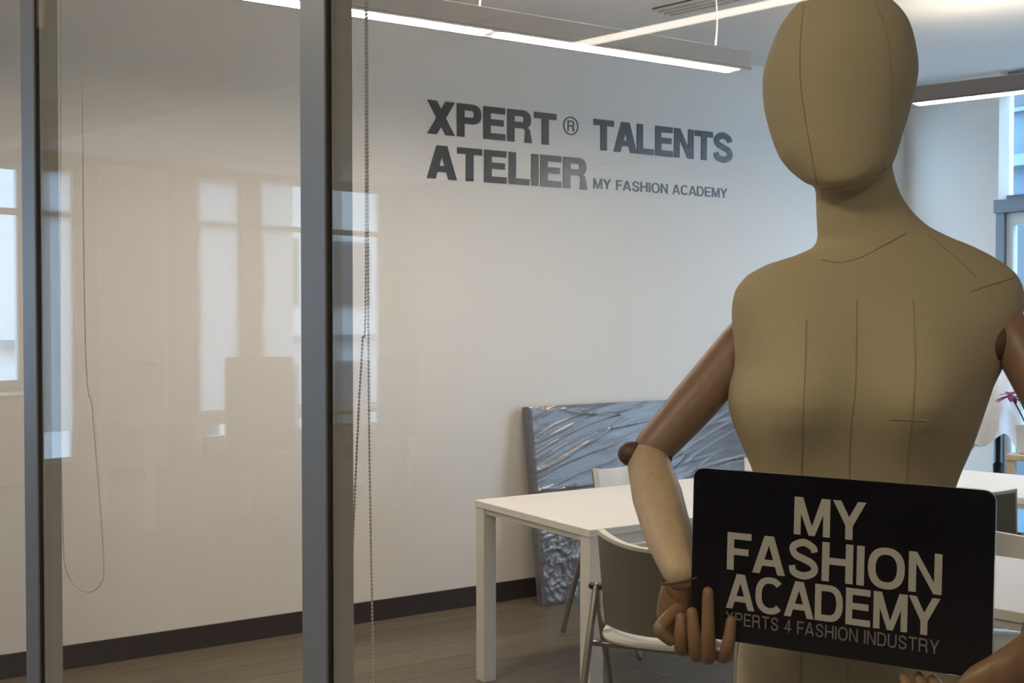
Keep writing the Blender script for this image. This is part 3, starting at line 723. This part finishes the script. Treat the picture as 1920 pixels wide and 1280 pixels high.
md = tmp.modifiers.new('r', 'REMESH'); md.mode = 'VOXEL'; md.voxel_size = .0055
md = tmp.modifiers.new('s', 'SMOOTH'); md.factor = .5; md.iterations = 7
dg = bpy.context.evaluated_depsgraph_get(); dg.update()
bme = bpy.data.meshes.new_from_object(tmp.evaluated_get(dg)); bpy.data.objects.remove(tmp)
bme.name = 'linen_body'; bme.materials.clear(); bme.materials.append(M['linen'])
for p in bme.polygons: p.use_smooth = True
body = bpy.data.objects.new('linen_body', bme); C.objects.link(body); body.parent = man
bvh = BVHTree.FromPolygons([v.co[:] for v in bme.vertices], [p.vertices[:] for p in bme.polygons])
EYE = Vector((-.469, -1.55, 1.5))       # a point well in front of the figure, from which the seam lines are pressed onto its surface
def seam(pts, rad=.0008):
    P3, _ = catmull([(x, 0, z) for x, z in pts], [0]*len(pts), 10); out = []
    for p in P3:
        h, nn, _, _ = bvh.ray_cast(EYE, (p-EYE).normalized())
        if h is not None: out.append(h+nn*rad*.25)
    if len(out) > 3:
        bm = nb(); tube(bm, out, rad, 6, 1, cap=False); obj('seam', bm, 'seam', man, True)
for pts in ([(-.0824, 1.9091), (-.0864, 1.874), (-.0875, 1.8178), (-.0815, 1.7686), (-.0742, 1.7263), (-.064, 1.6734)],
            [(.0108, 1.9126), (.0266, 1.874), (.032, 1.8108), (.031, 1.7475), (.0264, 1.7052), (.0216, 1.6875)],
            [(-.0618, 1.6649), (-.0406, 1.6685), (-.0123, 1.6755), (.0159, 1.6868), (.0349, 1.6981)],
            [(-.0577, 1.573), (-.0329, 1.5695), (-.0046, 1.5766), (.0272, 1.5935), (.0554, 1.6091)],
            [(-.0771, 1.4929), (-.0782, 1.4361), (-.0807, 1.3791), (-.0824, 1.3007), (-.083, 1.10), (-.083, .95)],
            [(-.0106, 1.5213), (-.0113, 1.4105), (-.0166, 1.3578), (-.019, 1.2936), (-.019, 1.1), (-.018, .95)],
            [(.0646, 1.5213), (.0682, 1.4361), (.0658, 1.372), (.0579, 1.2936), (.058, 1.1)],
            [(.0852, 1.6063), (.1266, 1.5709), (.1481, 1.5496)], [(.1412, 1.5312), (.1695, 1.5404), (.2013, 1.5503)],
            [(.0346, 1.3606), (.0609, 1.3599), (.0873, 1.3585)]):
    seam(pts)
# arms
def limb(name, pts, rad, m='wood', parent=None, sub=5, seg=20, flat=None):
    bm = nb(); tube(bm, pts, rad, seg, sub, flat=flat); return obj(name, bm, m, parent or man, True)
limb('upper_arm', [(-.1261, .06, 1.4838), (-.1564, .055, 1.45), (-.221, .04, 1.3782), (-.2781, .025, 1.3178)], [.033, .034, .032, .027], 'wood_upper')
limb('elbow_joint', [(-.268, .02, 1.3115), (-.309, .02, 1.3125)], .017, 'wooddark', sub=1)
limb('forearm', [(-.2859, .02, 1.3045), (-.279, -.03, 1.264), (-.2709, -.095, 1.219), (-.2655, -.150, 1.1905)], [.028, .033, .030, .022])
limb('shoulder_joint', [(.150, -.050, 1.462), (.180, -.042, 1.475)], .026, 'wooddark', sub=1)
limb('upper_arm', [(.1720, -.035, 1.4850), (.1835, -.055, 1.4620), (.206, -.1, 1.3869), (.2203, -.155, 1.3185)], [.026, .033, .033, .028], 'wood_upper')
limb('elbow_joint', [(.195, -.16, 1.3085), (.24, -.16, 1.3085)], .017, 'wooddark', sub=1)
limb('forearm', [(.2183, -.165, 1.300), (.192, -.21, 1.2597), (.140, -.285, 1.2004), (.090, -.332, 1.1640)], [.028, .034, .030, .022], 'wood_upper')
# hand on the sign's lower corner near the chair
h1 = limb('hand', [(-.2642, -.150, 1.1870), (-.2705, -.140, 1.1531), (-.2679, -.135, 1.1273), (-.2524, -.136, 1.1087), (-.2339, -.142, 1.1005)], [.017, .021, .024, .020, .014], 'wood_hand', flat=((.45, 1, 0), .62))
for pts, rad in (([(-.268, -.150, 1.1450), (-.2860, -.165, 1.1330), (-.2929, -.172, 1.1244), (-.2808, -.171, 1.1125)], [.0085, .0085, .0080, .0070]),
                 ([(-.2634, -.142, 1.1056), (-.2665, -.166, 1.1003), (-.2690, -.176, 1.1189), (-.2675, -.172, 1.1392)], [.009, .0085, .008, .0068]),
                 ([(-.2496, -.145, 1.1025), (-.2495, -.172, 1.0950), (-.2533, -.184, 1.1169), (-.2554, -.178, 1.1469)], [.0095, .009, .0085, .007]),
                 ([(-.2359, -.146, 1.1005), (-.2366, -.178, 1.0942), (-.2389, -.192, 1.1221), (-.2383, -.187, 1.1735)], [.0095, .0092, .0085, .0068]),
                 ([(-.2282, -.148, 1.1007), (-.2194, -.184, 1.0969), (-.2174, -.203, 1.1168), (-.2135, -.201, 1.1435)], [.009, .0085, .0078, .006])):
    bm = nb(); tube(bm, pts, rad, 12, 5); obj('finger', bm, 'wood_hand', h1, True)
bm = nb(); ring_pts = [(-.2655+.0245*math.cos(a), -.160+.016*math.sin(a), 1.1840+.006*math.cos(a)) for a in [2*math.pi*k/24 for k in range(25)]]
tube(bm, ring_pts, .0014, 6, 1, cap=False); obj('wrist_cord', bm, 'bracelet', man, True)
# hand on the sign's other lower corner
h2 = limb('hand', [(.0800, -.341, 1.1580), (.0470, -.351, 1.1330), (.0176, -.348, 1.1154), (.0015, -.344, 1.1045)], [.019, .024, .022, .015], 'wood_hand', flat=((-.35, 1, 0), .6))
for pts, rad in (([(.016, -.346, 1.111), (-.004, -.336, 1.100), (-.006, -.310, 1.094), (-.010, -.290, 1.102)], [.009, .0085, .008, .0065]),
                 ([(.010, -.345, 1.106), (-.016, -.331, 1.092), (-.020, -.303, 1.088), (-.022, -.282, 1.103)], [.009, .0085, .008, .0065]),
                 ([(.006, -.345, 1.102), (-.026, -.326, 1.086), (-.034, -.298, 1.083), (-.036, -.277, 1.101)], [.009, .0085, .008, .0065]),
                 ([(.014, -.346, 1.098), (-.006, -.335, 1.077), (-.030, -.308, 1.072), (-.040, -.285, 1.080)], [.0085, .008, .0075, .006]),
                 ([(.042, -.348, 1.130), (.030, -.362, 1.112), (.014, -.364, 1.106), (-.002, -.358, 1.108)], [.010, .0095, .009, .0075])):
    bm = nb(); tube(bm, pts, rad, 12, 5); obj('finger', bm, 'wood_hand', h2, True)
# stand below the hips
bm = nb(); lathe(bm, [(.016, .02), (.016, .86)], 20, (.0, .01, 0)); obj('stand_pole', bm, 'metal', man, True)
bm = nb(); lathe(bm, [(.18, 0), (.18, .010), (.02, .022), (.016, .022)], 40, (0, .01, 0)); obj('stand_base', bm, 'metal', man, True)

# ================================================================== SIGN
ctr = Vector((-.1079, -.25, 1.2167)); ex = Vector((.2917, -.16, -.004)).normalized(); ez = Vector((.0095, 0, .1997)); ez = (ez-ex*ez.dot(ex)).normalized(); ey = ez.cross(ex)
SW, SH = .3335, .1995
mw = Matrix.Translation(MB) @ Matrix.Rotation(-YAW, 4, 'Z')
rot = Matrix((ex, ey, ez)).transposed().to_4x4()
sg = thing('hand_sign', 'black MY FASHION ACADEMY sign with grey letters in wooden hands', 'sign')
sg.matrix_world = mw @ Matrix.Translation(ctr) @ rot
def rounded(w_, h_, c, n=5):
    out = []
    for sx, sy, a0 in ((1, 1, 0), (-1, 1, 90), (-1, -1, 180), (1, -1, 270)):
        for i in range(n+1):
            a = R(a0+90*i/n); out.append((sx*(w_/2-c)+c*math.cos(a), sy*(h_/2-c)+c*math.sin(a)))
    return out
bm = nb(); pl = rounded(SW, SH, .012)
a = [bm.verts.new((x, 0, z)) for x, z in pl]; b = [bm.verts.new((x, .004, z)) for x, z in pl]
bm.faces.new(a); bm.faces.new(b[::-1])
for i in range(len(pl)): bm.faces.new((a[i], a[(i+1) % len(pl)], b[(i+1) % len(pl)], b[i]))
obj('board', bm, 'board', sg)
bm = nb(); pl2 = rounded(SW+.0016, SH+.0016, .0125)
a = [bm.verts.new((x, .0005, z)) for x, z in pl2]; b = [bm.verts.new((x, .0042, z)) for x, z in pl2]
for i in range(len(pl)): bm.faces.new((a[i], a[(i+1) % len(pl)], b[(i+1) % len(pl)], b[i]))
obj('clear_edge', bm, 'edge', sg)
GS = glyphs(.205, .175)
top = SH/2
def line(text, x0, x1, base, cap, G=GS, gap=.13, m='print', joined=None):
    set_text(text, x0, x1, top-SH*base, SH*cap, G, gap, sg, m, .0004, 0, joined=joined)
line('MY', -.046, .034, .335, .215)
line('FASHION', -.124, .115, .582, .220, gap=.10)
line('ACADEMY', -.124, .114, .808, .205, gap=.09)
line('XPERTS 4 FASHION INDUSTRY', -.124, .114, .902, .074, glyphs(.15, .13), .16, 'print2', joined='tagline')

# ================================================================== OFFICE FURNITURE seen in the reflection
def office_chair(label, loc, rz):
    t = thing('office_chair', label, 'chair', loc, rz, 'office chairs mirrored in the glass')
    bm = nb(); box(bm, -.24, .24, -.23, .24, .45, .53); bevel(bm, .03, 3); obj('seat', bm, 'seatblack', t, True)
    bm = nb(); box(bm, -.23, .23, -.30, -.25, .60, 1.22); bevel(bm, .02, 3); obj('backrest', bm, 'seatblack', t, True)
    bobj('spine', 'knob', t, -.03, .03, -.33, -.30, .42, .9)
    for s in (-1, 1):
        bm = nb(); tube(bm, [(s*.24, .0, .48), (s*.30, .0, .50), (s*.31, .0, .68), (s*.31, .14, .71), (s*.31, -.12, .71)], .014, 8, 3); obj('armrest', bm, 'knob', t, True)
    bm = nb(); lathe(bm, [(.03, .07), (.03, .45)], 12); obj('column', bm, 'metal', t, True)
    for k_ in range(5):
        a = 2*math.pi*k_/5; bm = nb(); tube(bm, [(0, 0, .10), (.30*math.cos(a), .30*math.sin(a), .065)], .02, 8, 1); lg = obj('leg', bm, 'knob', t, True)
        bm = nb(); tube(bm, [(.30*math.cos(a)-.015*math.sin(a), .30*math.sin(a)+.015*math.cos(a), .03), (.30*math.cos(a)+.015*math.sin(a), .30*math.sin(a)-.015*math.cos(a), .03)], .029, 12, 1); obj('caster', bm, 'knob', lg, True)
    return t
office_chair('black office chair before the beech desk, mirrored in the middle pane', (*nc(-2.6, 6.85), 0), A+R(20))
office_chair('black office chair by the far desk end, mirrored beside the near mullion', (*nc(-3.55, 6.75), 0), A-R(15))
t = thing('office_desk', 'beech topped office desk under the mirrored windows', 'desk', (*nc(-4.6, 7.35), 0), A)
bobj('desktop', 'desk', t, 0, 2.5, 0, .8, .71, .74, bev=.002)
for x in (.03, 2.42):
    for y_ in (.03, .72): bobj('leg', 'whitem', t, x, x+.05, y_, y_+.05, 0, .71)
t = thing('low_cabinet', 'white low cabinet with wood top under the office window', 'cabinet', (*nc(-2.60, CE-.46), 0), A)
bobj('body', 'white', t, 0, 1.4, .02, .45, .04, .78); bobj('top', 'desk', t, -.01, 1.41, 0, .455, .78, .81)
bobj('plinth', 'knob', t, .02, 1.38, .05, .45, 0, .04)
for i in range(2):
    d = bobj('door', 'white', t, .01+.695*i, .69+.695*i, 0, .018, .05, .77); bobj('handle', 'metal', d, .60+.12*i, .612+.12*i, -.02, 0, .5, .62)
